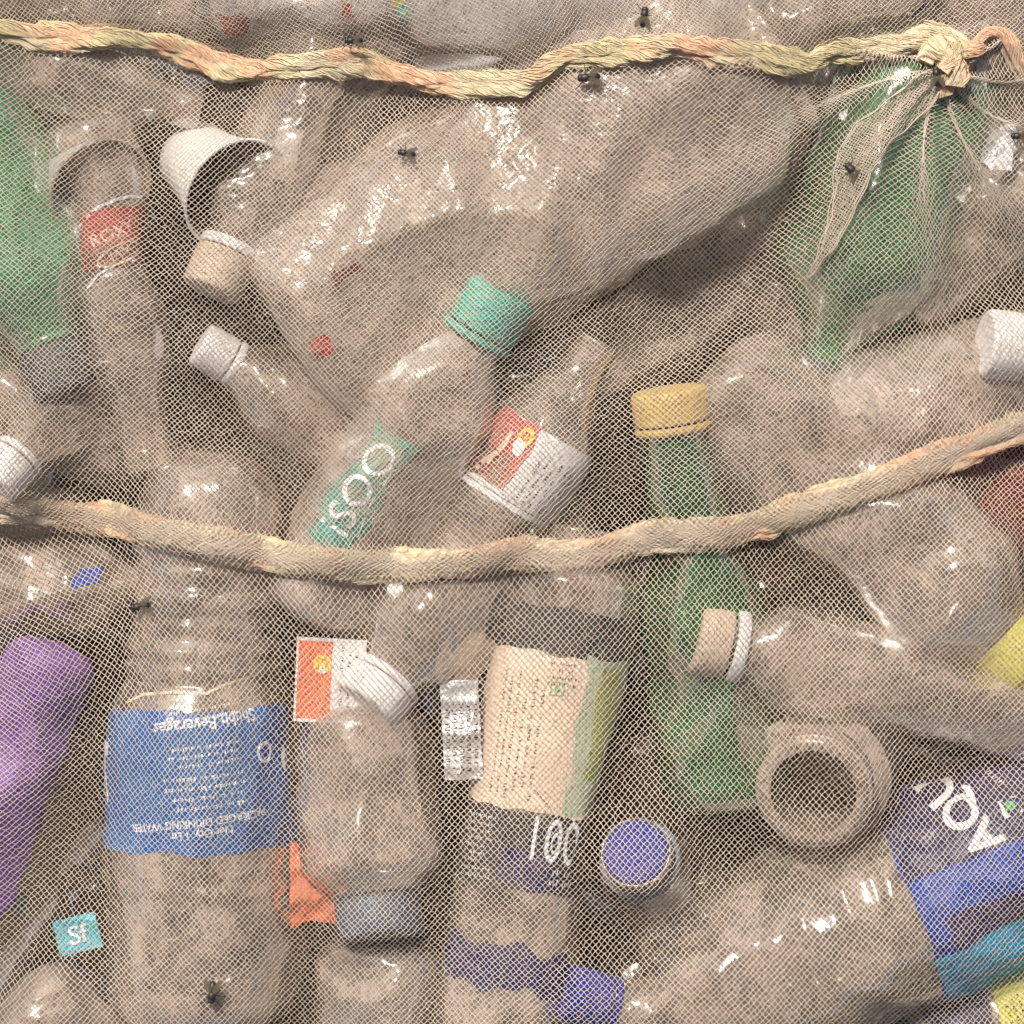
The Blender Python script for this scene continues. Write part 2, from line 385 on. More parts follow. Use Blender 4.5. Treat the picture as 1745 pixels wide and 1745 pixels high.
def barmesh(w, n, pitch, seed=0, th=0.42):
    r = random.Random(seed); pts = []; faces = []
    for i in range(n):
        y = (n/2-i-0.5)*pitch; x = -w/2 + (r.uniform(0, w*0.12)); end = w/2 - r.uniform(0, w*0.25)
        while x < end:
            l = r.uniform(0.6, 2.6)*pitch; l = min(l, end-x); x2 = x
            while x2 < x+l-0.2*pitch:     # letter-like ticks
                wd = pitch*r.uniform(0.10, 0.2); hh = pitch*th*r.choice((0.7, 0.7, 1.0))
                k = len(pts); pts += [(x2, y-pitch*th/2), (x2+wd, y-pitch*th/2), (x2+wd, y-pitch*th/2+hh), (x2, y-pitch*th/2+hh)]
                faces.append((k, k+1, k+2, k+3))
                if r.random() < 0.5:
                    yy = y-pitch*th/2+r.choice((0, hh*0.75)); k = len(pts)
                    pts += [(x2+wd, yy), (x2+wd+pitch*0.16, yy), (x2+wd+pitch*0.16, yy+pitch*0.12), (x2+wd, yy+pitch*0.12)]; faces.append((k, k+1, k+2, k+3))
                x2 += pitch*r.uniform(0.32, 0.46)
            x += l+pitch*0.45
    return np.array(pts), faces
def disc(r, n=24, inner=0, sx=1, sy=1):
    th = np.linspace(0, 2*math.pi, n, endpoint=False)
    o = np.stack([np.cos(th)*r*sx, np.sin(th)*r*sy], -1)
    i = np.stack([np.cos(th)*inner*sx, np.sin(th)*inner*sy], -1)
    pts = np.concatenate([o, i]); faces = [(k, (k+1) % n, n+(k+1) % n, n+k) for k in range(n)]
    return pts, faces
def strip(pts, w):
    """flat ribbon along a 2-D polyline"""
    p = np.array(pts, float); t = np.gradient(p, axis=0); t /= np.linalg.norm(t, axis=1, keepdims=True)
    nrm = np.stack([-t[:, 1], t[:, 0]], -1)*w/2
    v = np.stack([p+nrm, p-nrm], 1).reshape(-1, 2)
    return v, [(2*i, 2*i+1, 2*i+3, 2*i+2) for i in range(len(p)-1)]

# ---------------------------------------------------------------- the ground under the pile
gv, gf = [], []
n = 40
X, Y = np.meshgrid(np.linspace(-1, 1, n), np.linspace(-1, 1, n), indexing='ij')
Z = -0.19 + 0.004*np.sin(X*40)*np.cos(Y*33)
ground = mesh_obj('ground', np.stack([X, Y, Z], -1).reshape(-1, 3), gridfaces(n, n, False)[:, ::-1], EARTH, reg=False)
tag(ground, None, None, kind='structure')

# ---------------------------------------------------------------- bottles and wrappers, roughly left to right, top to bottom
PB = 'plastic_bottle'
# light green bottle, neck down, at the left edge
b = Bottle(PB, (-170, -100, -175), (112, 665, -115), 128, 'light green bottle with a slate cap at the left edge', GREEN, rn=46, sh=190, neck=62, crush=3, seed=3, depth=0.15)
b.cap(57, 84, SLATE, over=6, ring=GREEN)
b.flange(95, 52)
# clear cup with a pale band
def cup(kind, rim, base, R0, R1, label, mat, band=None, inner=None, cat='cup', rimw=4):
    B, T = at(*base), at(*rim); ax = (T-B); L = ax.length/S; ax.normalize()
    ref = Vector((0, 0, 1)) if abs(ax.z) < 0.85 else Vector((0, 1, 0))
    y = ref.cross(ax).normalized(); z = ax.cross(y).normalized()
    M = Matrix((ax, y, z)).transposed().to_4x4(); M.translation = B
    E = empty(kind, M); tag(E, label, cat)
    def ln(t): return R0+(R1-R0)*t/L
    def squash(v):
        v = v.copy(); u = v[:, 0]/S/L
        v[:, 1] *= 1+0.05*np.sin(3+4*u); v[:, 2] *= 1-0.07*u
        return v
    v, f = lathe_local([(0, 0.1), (0, R0*0.9)]+[(x, ln(x)) for x in np.linspace(2, L, 14)], 64); mesh_obj('wall', squash(v), f, mat, E)
    v, f = lathe_local([(L, ln(L)-0.5), (L+2, ln(L)+rimw*0.7), (L, ln(L)+rimw), (L-4, ln(L)+rimw*0.6), (L-5, ln(L)+0.6)], 64); mesh_obj('rim', squash(v), f, mat, E)
    if inner: v, f = lathe_local([(4, 0.1), (4, R0*0.85)]+[(x, ln(x)-2.5) for x in np.linspace(6, L-3, 10)], 64); mesh_obj('lining', squash(v), f, inner, E)
    if band: v, f = lathe_local([(x, ln(x)+1.0) for x in np.linspace(band[0]*L, band[1]*L, 6)], 64); mesh_obj('band', squash(v), f, FROST, E)
    return E
cup('plastic_cup', (172, 322, -70), (118, 262, -230), 66, 88, 'frosted clear cup tucked above the bottle with the red label', HAZY, band=(0.45, 0.93))
cup('paper_cup', (404, 330, -62), (330, 268, -205), 66, 96, 'white paper cup lying open with a dark inside', PAPER, inner=INNER, rimw=5)
# small bottle with red label
b = Bottle(PB, (152, 205, -125), (258, 800, -150), 84, 'slim clear bottle with a small red label and a curved white line', CLEAR, rn=44, sh=250, neck=60, crush=4, seed=5, depth=0.17, base_r=0.75,
           ribs=((250, 5, 5), (268, 5, 4)))
lb = b.ppatch('label', (208, 402), 100, 165, DREDL, ragged=3)
b.ppatch('label', (195, 385), 62, 120, REDL, off=2.0, parent=lb)
v = strip([(-78, -12), (-55, 2), (-30, 12), (0, 18), (30, 20), (58, 16)], 5)
mesh_obj('print', b.flatmap(v[0], (200, 358), 12, 2.6)*S, v[1], WPRINT, lb, reg=False)
b.text('ROXY', (193, 398), 31, 22, CREAM, parent=lb, bold=0.01)
b.text('JAV', (205, 432), 24, 26, CREAM, parent=lb)
v = strip([(44*math.cos(a), 15*math.sin(a)) for a in np.linspace(0, 6.3, 30)], 3)
mesh_obj('print', b.flatmap(v[0], (205, 432), 26, 2.6)*S, v[1], CREAM, lb, reg=False)
v = strip([(-85, -22), (-60, 0), (-30, 13), (5, 19), (40, 14), (70, 4)], 4)
mesh_obj('seam_line', b.flatmap(v[0], (225, 462), 6, 2.6)*S, v[1], WPRINT, b.E, reg=False)
# beige cap bottle in front of the paper cup
b = Bottle(PB, (560, 60, -170), (360, 492, -72), 82, 'clear bottle with a dusty beige cap and white collar by the paper cup', CLEAR, rn=40, sh=150, neck=56, crush=9, seed=8)
b.cap(53, 72, BEIGE, ring=WHITE, gap=3, ringh=18, label='dusty beige cap')
# white capped bottle under it
b = Bottle(PB, (690, 790, -190), (345, 588, -105), 92, 'clear bottle with a white cap just below the beige capped one', CLEAR, rn=36, sh=120, neck=50, crush=10, seed=9)
b.cap(40, 60, WHITE, ring=WHITE, gap=3, ringh=14)
# the big crushed container
b = Bottle('plastic_jar', (486, 574, -118), (1318, 78, -118), 232, 'huge crushed clear container filling the upper middle', CRINKLE, rn=150, sh=110, neck=20, flat=0.62, crush=14, seed=12, depth=0.16, base_r=0.55, cat='container')
b.ppatch('red_scrap', (590, 470), 60, 30, DREDL, ragged=6); b.ppatch('red_scrap', (548, 598), 40, 30, REDL, ragged=5)
b.patch('rim_highlight', 250, 560, 1.16, 1.21, MILKY, off=5)  # raised pale strip: rim crease with its bright highlight put into the colour
b.patch('rim_highlight', 330, 820, -1.24, -1.18, MILKY, off=4)  # bright edge line along the lower rim, likewise painted as a pale strip
v, f = lathe_local([(b.L-26, 140), (b.L-24, 166), (b.L-4, 168), (b.L, 160)], 64); v[:, 2] *= 0.52
mesh_obj('rim', v, f, HAZY, b.E)
# bottle behind it, top
Bottle(PB, (650, 40, -200), (470, 480, -250), 92, 'clear bottle wedged between the paper cup and the huge container', HAZY, rn=40, sh=120, crush=9, seed=14)
b = Bottle(PB, (900, 740, -330), (1390, 300, -280), 108, 'long dusty clear bottle along the lower edge of the huge container', CLEAR, rn=50, sh=120, crush=10, seed=15)
# muted green bottle under the fold
b = Bottle(PB, (1600, 110, -215), (1385, 660, -175), 165, 'muted green bottle under the gathered net folds', MGREEN, rn=45, sh=190, neck=60, crush=6, seed=16, depth=0.12)
b.cap(52, 50, SLATE)
# right top
b = Bottle(PB, (1530, 520, -205), (1900, 150, -150), 118, 'clear bottle with white label scraps at the upper right edge', CLEAR, rn=45, crush=10, seed=17)
b.ppatch('label', (1690, 240), 60, 70, WHITEL, ragged=6); b.bars((1690, 240), 60, 50, 4, 11, ROYAL)
b = Bottle(PB, (1480, 190, -150), (1800, 20, -190), 90, 'clear bottle below the knot with a blue and white label', CLEAR, rn=45, crush=10, seed=18)
b.ppatch('label', (1490, 180), 110, 80, WHITEL, ragged=5); b.ppatch('label', (1462, 172), 34, 44, ROYAL, off=2.2)
# white capped at right edge
b = Bottle(PB, (2050, 640, -150), (1682, 585, -70), 95, 'clear bottle with a tall white cap at the right edge', CLEAR, rn=44, sh=120, crush=9, seed=19)
b.cap(60, 66, WHITE, ring=WHITE)
b = Bottle(PB, (1400, 730, -150), (1900, 590, -175), 118, 'crumpled clear bottle above the seam on the right', HAZY, rn=50, sh=120, crush=8, seed=20, depth=0.22, ribs=((90, 8, 6), (130, 8, 6), (170, 8, 6)))
b = Bottle(PB, (1290, 470, -330), (1560, 700, -300), 95, 'dark lying clear bottle below the muted green one', CLEAR, rn=45, crush=9, seed=21)
# big clear, yellow cap
b = Bottle(PB, (1205, 640, -190), (1762, 1136, -95), 146, 'big clear bottle with a lemon yellow cap at the right edge', CLEAR, rn=62, sh=140, neck=50, crush=5, seed=22, depth=0.17)
b.cap(70, 80, LEMON, ring=LEMON, ringh=16)
# red one behind
b = Bottle(PB, (1560, 700, -255), (2000, 1010, -215), 118, 'dark red bottle under the right end of the lower seam', RED, rn=45, crush=4, seed=23)
# left middle
b = Bottle(PB, (230, 560, -240), (-8, 822, -95), 82, 'clear bottle with a white cap at the left edge above the seam', CLEAR, rn=38, sh=120, crush=9, seed=24)
b.cap(46, 60, WHITE, ring=WHITE)
Bottle(PB, (-120, 640, -210), (330, 800, -260), 95, 'dusty clear bottle behind the white capped one on the left edge', CLEAR, rn=40, crush=10, seed=25)
b = Bottle(PB, (-130, 1010, -190), (290, 985, -235), 92, 'clear bottle under the lower seam at the left edge with a blue scrap', CLEAR, rn=40, crush=10, seed=26)
b.ppatch('label', (150, 975), 52, 40, ROYAL, ragged=6)
# bottle with blue upside down label
prof = [(0, .12), (.006, .30), (.015, .42), (.03, .53), (.05, .61), (.075, .665), (.11, .69), (.20, .69), (.22, .66), (.24, .70), (.27, .72), (.30, .68), (.33, .76), (.36, .78), (.39, .74), (.42, .83), (.45, .89), (.455, .90), (.70, .93), (.72, .97), (.85, 1.0), (.93, .96), (.97, .8), (1.0, .35)]
b = Bottle(PB, (356, 762, -135), (340, 1768, -205), 188, 'large clear bottle with a crumpled blue label printed upside down', CLEAR, prof=prof, crush=9, seed=31, depth=0.16, petal=0.12, ribs=((195, 9, 11), (232, 9, 9), (285, 10, 11), (325, 9, 9), (365, 9, 11), (400, 8, 8), (740, 9, 6), (775, 9, 6)), open_end=False, neck=10)
lb = b.patch('label', 445, 690, -1.35, 1.30, BLUEL, off=1.6, ragged=3, slant=-0.03)
v = strip([(-165, -15), (-120, 0), (-50, 6), (30, 4), (60, 14), (110, 24), (160, 30)], 5)
mesh_obj('print', b.flatmap(v[0], (330, 1186), 0, 3.0)*S, v[1], CREAM, lb, reg=False)
for (yy, tx, sz, xx) in ((1447, 'Net Qty. 1 Ltr.', 21, 340), (1428, 'PACKAGED DRINKING WATER', 20, 335), (1257, 'Shubh Beverages', 31, 352)):
    b.text(tx, (xx, yy-25), sz, 186, WPRINT, parent=lb, cuts=0, bold=0.012)
b.bars((345, 1352), 185, 200, 4, 17, WPRINT, parent=lb, seed=2)
b.bars((350, 1288), 186, 150, 3, 15, WPRINT, parent=lb, seed=3)
b.bars((340, 1218), 187, 170, 2, 14, WPRINT, parent=lb, seed=4)
v = disc(19, 24, 14); mesh_obj('print', b.flatmap(v[0], (454, 1282), 0, 3)*S, v[1], WPRINT, lb, reg=False)
pts, fc = strip([(0, 60), (3, 20), (-4, -10), (4, -40)], 15); mesh_obj('print', b.flatmap(pts, (175, 1318), 0, 3)*S, fc, WPRINT, lb, reg=False)
pts, fc = strip([(12, 5), (16, -20), (28, -44)], 14); mesh_obj('print', b.flatmap(pts, (178, 1318), 0, 3.2)*S, fc, WPRINT, lb, reg=False)
v = disc(13, 20, 0.1); mesh_obj('print', b.flatmap(v[0], (185, 1276), 0, 3)*S, v[1], WPRINT, lb, reg=False)
v = disc(12, 20, 0.1, 0.8, 1.8); mesh_obj('print', b.flatmap(v[0], (487, 1292), 0, 3)*S, v[1], WPRINT, lb, reg=False)
# purple
b = Bottle(PB, (92, 1098, -105), (-95, 1660, -150), 82, 'opaque purple bottle leaning at the left edge', PURPLE, rn=40, sh=120, crush=14, seed=33, depth=0.32)
# teal capped bottle with teal label
b = Bottle(PB, (520, 1050, -150), (852, 500, -62), 120, 'clear bottle with a teal cap and a torn teal label', HAZY, rn=46, sh=185, neck=66, crush=9, seed=35, depth=0.17)
b.cap(66, 80, TEALC, over=8, ring=TEALC, ringh=14)
lb = b.ppatch('label', (616, 838), 225, 100, TEALL, ragged=7, off=1.6)
b.text('ISOO', (616, 836), 92, 58, WPRINT, parent=lb, bold=0.005, sx=0.82, cuts=1)
v = strip([(-80, 0), (-20, 8), (40, 2), (85, 10)], 3); mesh_obj('print', b.flatmap(v[0], (655, 850), 62, 2.6)*S, v[1], WPRINT, lb, reg=False)
# bottle with red and white label
b = Bottle(PB, (700, 1110, -160), (1022, 582, -112), 104, 'clear bottle with a torn red and white label in the centre', CLEAN, rn=38, sh=190, neck=40, crush=9, seed=36, depth=0.17)
t, lat = b.tl(905, 805)
lb = b.patch('label', t-62, t+72, -1.35, 1.0, WHITEL, off=1.5)
red = b.patch('label', t-50, t+74, 0.05, 1.05, REDL, off=2.2, parent=lb, ragged=3)
b.patch('label', t-54, t+6, 0.25, 0.98, DREDL, off=2.8, parent=lb, ragged=3)
b.bars((938, 835), 56, 112, 8, 13, INK, parent=lb, seed=5, off=2.6)
v = disc(17, 24, 0.1); mesh_obj('print', b.flatmap(v[0], (893, 742), 0, 3.6)*S, v[1], YPRINT, lb, reg=False)
v = disc(9, 24, 4); mesh_obj('print', b.flatmap(v[0], (893, 742), 0, 4)*S, v[1], RPRINT, lb, reg=False)
v = disc(15, 24, 0.1, 0.8, 1.1); mesh_obj('print', b.flatmap(v[0], (880, 760), 0, 3.9)*S, v[1], WPRINT, lb, reg=False)
v = strip([(-28, -16), (-10, -2), (8, 4), (30, 22)], 9); mesh_obj('print', b.flatmap(v[0], (832, 775), 10, 3.6)*S, v[1], CREAM, lb, reg=False)
mesh_obj('print', b.flatmap(v[0], (846, 762), 20, 3.7)*S, v[1], CREAM, lb, reg=False)
b.patch('label_edge', t-74, t-64, -1.1, 1.4, WPRINT, off=2.0)
# green bottle with mustard cap
b = Bottle(PB, (1246, 1375, -185), (1140, 668, -85), 118, 'dark green bottle with a mustard yellow cap', DGREEN, rn=57, sh=420, neck=70, crush=9, seed=38, depth=0.28)
b.cap(68, 58, YELLOWC, ring=YELLOWC, ringh=14, ringr=0.99, kn=0)
# round clear bottle under the seam
b = Bottle(PB, (935, 800, -260), (622, 1202, -72), 128, 'round clear bottle under the lower seam with a tilted white cap', CLEAN, rn=54, sh=120, neck=52, crush=7, seed=40, depth=0.15)
b.cap(66, 54, WHITE, ring=WHITE, ringh=14, gap=3)
b = Bottle(PB, (606, 1206, -165), (650, 1592, -74), 127, 'round clear bottle with a wide grey blue cap pointing down', CLEAR, rn=66, sh=80, neck=50, crush=4, seed=41, depth=0.14)
b.cap(74, 66, GREYBLUE, ring=GREYBLUE, ringh=8, kn=60)
# bottle with cream, green and charcoal labels
b = Bottle(PB, (838, 1830, -150), (992, 900, -150), 122, 'brownish bottle wrapped in cream, green and charcoal labels', CLEAR, rn=74, sh=70, neck=30, crush=3, seed=43, depth=0.15)
t1, _ = b.tl(905, 1385); t2, _ = b.tl(965, 1118); t3, _ = b.tl(975, 1040); t0, _ = b.tl(880, 1518)
lb = b.patch('label', t1, t2, -1.2, 1.45, CREAM, off=1.6, ragged=3, label='creased cream paper label')
b.patch('label', t1+8, t2+4, -1.3, -0.38, SAGE, off=2.2, parent=lb, ragged=4)
b.patch('label', t1+70, t2-12, -1.05, -0.62, LIME, off=2.8, parent=lb, ragged=3)
b.patch('label', t2+1, t3, -1.2, 1.3, BLACKL, off=1.8, ragged=2, label='charcoal neck band')
v = strip([(-60, 10), (0, 2), (60, -9)], 6)
mesh_obj('print', b.flatmap(v[0], (930, 1124), -4, 3)*S, v[1], WPRINT, lb, reg=False)
b.bars((880, 1250), 82, 230, 6, 15, BROWNINK, parent=lb, seed=7, off=2.5)
b.bars((965, 1150), -8, 60, 4, 12, BROWNINK, parent=lb, seed=8, off=2.9)
v = strip([(-11, -11), (11, -11), (11, 11), (-11, 11), (-11, -12)], 2.5); mesh_obj('print', b.flatmap(v[0], (950, 1174), -6, 3.2)*S, v[1], GPRINT, lb, reg=False)
v = disc(5, 16, 0.1); mesh_obj('print', b.flatmap(v[0], (950, 1174), 0, 3.2)*S, v[1], GPRINT, lb, reg=False)
v = strip([(-60, 40), (-20, 20), (10, -5), (35, -35)], 2.2); mesh_obj('crease_line', b.flatmap(v[0], (905, 1345), 0, 2.6)*S, v[1], BROWNINK, lb, reg=False)
lb = b.patch('label', t0, t1-2, -1.4, 1.35, BLACKL, off=1.7, ragged=3, label='charcoal label with pale lettering')
b.patch('label', t0+8, t0+72, -0.45, 0.42, NAVYL, off=2.1, parent=lb, ragged=5)
b.text('100', (942, 1438), 110, -10, WPRINT, parent=lb, sx=0.62, off=3, bold=0.0)
v = disc(12, 24, 8, 0.6, 1.6); mesh_obj('print', b.flatmap(v[0], (945, 1438), -8, 3.4)*S, v[1], WPRINT, lb, reg=False)
b.bars((962, 1498), -12, 60, 2, 17, WPRINT, parent=lb, seed=9, off=3, th=0.7)
b.bars((815, 1440), -8, 80, 9, 13, WHITEL, parent=lb, seed=10, off=2.6)
t5, _ = b.tl(855, 1690); t6, _ = b.tl(865, 1615)
b.patch('label', t5, t6, -0.9, 1.2, NAVYL, off=1.8, ragged=8, label='torn navy label remnant')
# clear bottle with white-ringed beige cap on the right
b = Bottle(PB, (1960, 1255, -160), (1190, 1088, -68), 92, 'long clear bottle with a dusty beige cap and white ring', CLEAR, rn=50, sh=70, neck=80, crush=3, seed=44, depth=0.12, waist=0.05)
b.cap(62, 56, BEIGE, ring=WHITE, gap=7, ringh=22, ringr=1.02, label='dusty beige ridged cap')
# wide mouthed bottle looking at the camera
b = Bottle(PB, (1440, 1235, -430), (1386, 1350, -22), 122, 'open wide mouth of a dusty clear bottle facing up', HAZY, rn=92, sh=90, neck=120, crush=2, seed=45, depth=0.08)
b.flange(95, 124, 12); b.flange(14, 101, 9)
v, f = lathe_local([(b.L+1, 74), (b.L+2, 88), (b.L-2, 95), (b.L-10, 96)], 64); mesh_obj('lip', v, f, HAZY, b.E)
v, f = lathe_local([(b.L+1, 74), (b.L-60, 72), (b.L-130, 76)], 64); mesh_obj('inner_wall', v, f, CLEAR, b.E)
# water bottle, blue label
b = Bottle(PB, (1116, 1718, -232), (2150, 1312, -232), 212, 'large ribbed clear bottle with a royal blue label at the lower right', CLEAN, rn=70, sh=140, crush=10, seed=46, depth=0.1, petal=0.05,
           ribs=((205, 12, 7), (290, 12, 8), (375, 12, 7), (432, 8, 6)))
t, _ = b.tl(1560, 1545)
lb = b.patch('label', t, t+420, -1.35, 1.45, ROYAL, off=1.8, ragged=2)
b.patch('label', t+1, t+420, 0.34, 1.45, NAVYL, off=2.2, parent=lb, ragged=1, label='navy upper field')
b.patch('label', t+40, t+420, -0.45, -0.08, VIOLET, off=2.2, parent=lb, ragged=2)
b.patch('label', t+1, t+420, -1.35, -0.42, SKYB, off=2.6, parent=lb, ragged=2, label='sky blue lower band')
b.text('AQUA', (1620, 1362), 84, 130, WPRINT, parent=lb, bold=0.03, off=4.0, cuts=2, proj=True, sx=0.85)
b.bars((1690, 1322), 128, 70, 1, 16, WPRINT, parent=lb, seed=12, off=3, th=0.8)
pts = np.array([(-17, -17), (17, -17), (17, 17), (-17, 17)]); mesh_obj('print', b.flatmap(pts, (1722, 1376), 20, 3.4)*S, [(0, 1, 2, 3)], WPRINT, lb, reg=False)
v = disc(9, 20, 0.1); mesh_obj('print', b.flatmap(v[0], (1722, 1376), 0, 4)*S, v[1], GPRINT, lb, reg=False)
# blue cap pointing up
b = Bottle(PB, (1150, 1560, -420), (1083, 1452, -42), 88, 'bottle standing on end whose round blue cap faces up', CLEAR, rn=62, sh=110, neck=50, crush=2, seed=47)
b.cap(57, 46, BLUEC, over=6, ring=GREYBLUE, ringh=14, ringr=1.22, gap=2)
# blue cap low
b = Bottle(PB, (1400, 1830, -190), (972, 1692, -62), 88, 'clear bottle with a bright blue cap at the bottom edge', CLEAN, rn=42, sh=120, crush=9, seed=48)
b.cap(50, 70, BLUEC, ring=BLUEC, ringh=12)
# grey blue capped jar
Bottle(PB, (640, 1596, -150), (655, 2000, -190), 112, 'clear bottle at the bottom edge below the grey blue cap', CLEAN, rn=50, sh=90, crush=7, seed=49, depth=0.16)
# lower left and lower right corners
Bottle(PB, (30, 1690, -110), (330, 1960, -200), 98, 'dusty clear bottle in the bottom left corner', HAZY, rn=40, crush=10, seed=50)
b = Bottle(PB, (1560, 1790, -230), (1960, 1640, -170), 70, 'bottle with a yellow and navy label in the bottom right corner', CLEAR, rn=40, crush=4, seed=51)
t, _ = b.tl(1650, 1740); b.patch('label', t-70, t+40, -1.2, 1.2, NAVYL, ragged=4)
t, _ = b.tl(1725, 1715); lb = b.patch('label', t-30, t+100, -1.2, 1.3, LEMON, ragged=3); b.bars((1728, 1725), 110, 70, 3, 13, INK, parent=lb, seed=14)
# top strip, above the upper seam
Bottle(PB, (-80, 85, -75), (340, 190, -150), 66, 'clear bottle lying just under the upper seam at the left', CLEAN, rn=36, crush=9, seed=52)
b = Bottle(PB, (360, -20, -120), (760, -10, -110), 92, 'crumpled pale bottle above the upper seam left of centre', MILKY, rn=50, crush=16, seed=53, depth=0.3)
b.ppatch('label', (398, 48), 46, 60, REDL, ragged=7); b.ppatch('label', (500, 30), 70, 40, WHITEL, ragged=10); b.ppatch('label', (590, 20), 16, 26, REDL, ragged=3); b.ppatch('label', (680, 5), 18, 26, LEMON, ragged=3)
Bottle(PB, (690, -40, -90), (1080, -10, -110), 128, 'dusty clear bottle above the upper seam near the middle', MILKY, rn=50, crush=8, seed=54)
Bottle(PB, (960, 20, -100), (1400, -50, -130), 100, 'dusty clear bottle above the upper seam right of the middle', MILKY, rn=50, crush=9, seed=55)
b = Bottle(PB, (1290, 60, -140), (1640, -80, -110), 88, 'clear bottle above the seam beside the knot', CLEAR, rn=50, crush=9, seed=56); b.ppatch('label', (1565, 20), 46, 36, ROYAL, ragged=6)
Bottle(PB, (-60, -60, -110), (330, 20, -140), 90, 'clear bottle in the upper left corner', CLEAR, rn=50, crush=10, seed=57)
Bottle(PB, (1600, -10, -190), (1960, 90, -190), 90, 'clear bottle in the upper right corner beyond the knot', CLEAR, rn=50, crush=10, seed=58)
# half hidden bottles in the second layer
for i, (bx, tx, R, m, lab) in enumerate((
        ((1080, 1240, -310), (1240, 1760, -330), 110, SHADED, 'brownish clear bottle half hidden right of the charcoal label'),
        ((1190, 980, -330), (1560, 1010, -340), 85, SHADED, 'shadowed clear bottle below the right part of the lower seam'),
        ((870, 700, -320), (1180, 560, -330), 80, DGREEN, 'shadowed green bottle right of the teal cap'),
        ((180, 1480, -380), (120, 1800, -380), 80, SHADED, 'shadowed bottle in the gap beside the purple one'),
        ((60, 90, -330), (460, 210, -340), 95, SHADED, 'shadowed clear bottle below the upper seam at the left'),
        ((1000, 1750, -330), (1250, 1560, -350), 95, SHADED, 'shadowed clear bottle above the bright blue cap'),
        ((420, 760, -420), (620, 1000, -420), 80, SHADED, 'shadowed bottle in the gap beside the torn teal label'),
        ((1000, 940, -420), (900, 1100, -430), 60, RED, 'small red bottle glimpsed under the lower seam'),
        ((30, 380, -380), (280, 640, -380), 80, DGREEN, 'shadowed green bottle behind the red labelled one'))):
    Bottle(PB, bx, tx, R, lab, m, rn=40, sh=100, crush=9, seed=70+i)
# deeper ones that only darken the gaps
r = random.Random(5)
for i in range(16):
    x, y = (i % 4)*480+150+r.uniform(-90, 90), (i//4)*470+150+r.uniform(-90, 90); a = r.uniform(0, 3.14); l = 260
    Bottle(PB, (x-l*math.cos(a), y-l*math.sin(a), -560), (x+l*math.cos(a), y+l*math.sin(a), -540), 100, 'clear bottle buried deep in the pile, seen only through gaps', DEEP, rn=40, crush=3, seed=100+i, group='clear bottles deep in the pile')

# wrappers and scraps
def wrapper(name, c, w, h, phi, z, mat, label, crump=6, seed=1, cat='wrapper', shape=None, tilt=0):
    E = empty(name, Matrix.Translation(at(c[0], c[1], z)) @ Matrix.Rotation(math.radians(phi), 4, 'Z') @ Matrix.Rotation(math.radians(tilt), 4, 'Y')); tag(E, label, cat)
    rr = np.random.RandomState(seed); n, m = 40, 40
    wv = [(rr.normal(0, 1, 2)*f, rr.uniform(0, 6), a) for f, a in ((3, .6), (5, .35), (9, .2), (15, .1)) for _ in range(2)]
    def zf(x, y):
        u = np.stack([x/max(w, h), y/max(w, h)], -1); s = 0
        for k, p, a in wv: s = s + a*(1-2*np.abs(np.sin(u@k+p)))
        return s*crump
    X, Y = np.meshgrid(np.linspace(-w/2, w/2, n), np.linspace(-h/2, h/2, m), indexing='ij')
    if shape: X, Y = shape(X, Y)
    P0 = np.stack([X, Y, zf(X, Y)], -1).reshape(-1, 3); P1 = P0-np.array([0, 0, 1.2]); k = n*m
    f = gridfaces(n, m, False); fb = f[:, ::-1]+k
    mesh_obj('film', np.concatenate([P0, P1])*S, np.concatenate([f, fb]), mat, E)
    def put(v, mt, nm='print', x=0, y=0, rot=0, off=1.2):
        c_, s_ = math.cos(math.radians(rot)), math.sin(math.radians(rot)); p = np.array(v[0])
        p = np.stack([p[:, 0]*c_-p[:, 1]*s_+x, p[:, 0]*s_+p[:, 1]*c_+y], -1)
        return mesh_obj(nm, np.concatenate([p, (zf(p[:, 0], p[:, 1])+off)[:, None]], 1)*S, v[1], mt, E, reg=False, smooth=False)
    return E, put
def rectg(w, h, nx=10, ny=10):
    X, Y = np.meshgrid(np.linspace(-w/2, w/2, nx), np.linspace(-h/2, h/2, ny), indexing='ij')
    return np.stack([X, Y], -1).reshape(-1, 2), gridfaces(nx, ny, False)
E, put = wrapper('snack_wrapper', (562, 1160), 120, 146, -3, -62, WHITEL, 'orange and white wrapper left of the tilted white cap', 3, 3)
put(rectg(58, 134), ORANGE, 'orange_field', -27, 0)
pts, fc = disc(16, 24, 9); put((pts, fc), YPRINT, x=-14, y=28, off=2.4); put(disc(7, 16, .1), YPRINT, x=-14, y=28, off=2.4)
put(textmesh('e', 26, 0.02, 1, 0), WPRINT, x=-14, y=20, off=3)
put(barmesh(110, 3, 13, 4), INK, x=32, y=10, rot=90)
wrapper('film_scrap', (538, 1500), 92, 150, 12, -95, ORANGE, 'bright orange film scrap above the grey blue cap', 9, 5, 'scrap',
        shape=lambda X, Y: (X*(1-0.35*Y/75), Y*(1+0.1*np.sin(X/14))))
E, put = wrapper('foil_strip', (786, 1244), 66, 172, 3, -72, FOIL, 'crumpled silver foil strip printed with dark bars', 7, 7, 'foil')
put(barmesh(150, 5, 12, 6, 0.7), INK, x=0, y=0, rot=88)
put(textmesh('S', 40, 0.03, 1, 1), WPRINT, x=-12, y=-62, off=2.5)
E, put = wrapper('film_scrap', (132, 1592), 76, 62, 14, -95, CYAN, 'small cyan scrap with white lettering beside the large bottle', 3, 9, 'scrap')
put(textmesh('Sf', 46, 0.01, 1, 1), WPRINT, x=0, y=-2, rot=0, off=2)
wrapper('film_scrap', (486, 262), 44, 92, -14, -70, WHITE, 'white film scrap right of the paper cup', 4, 11, 'scrap')
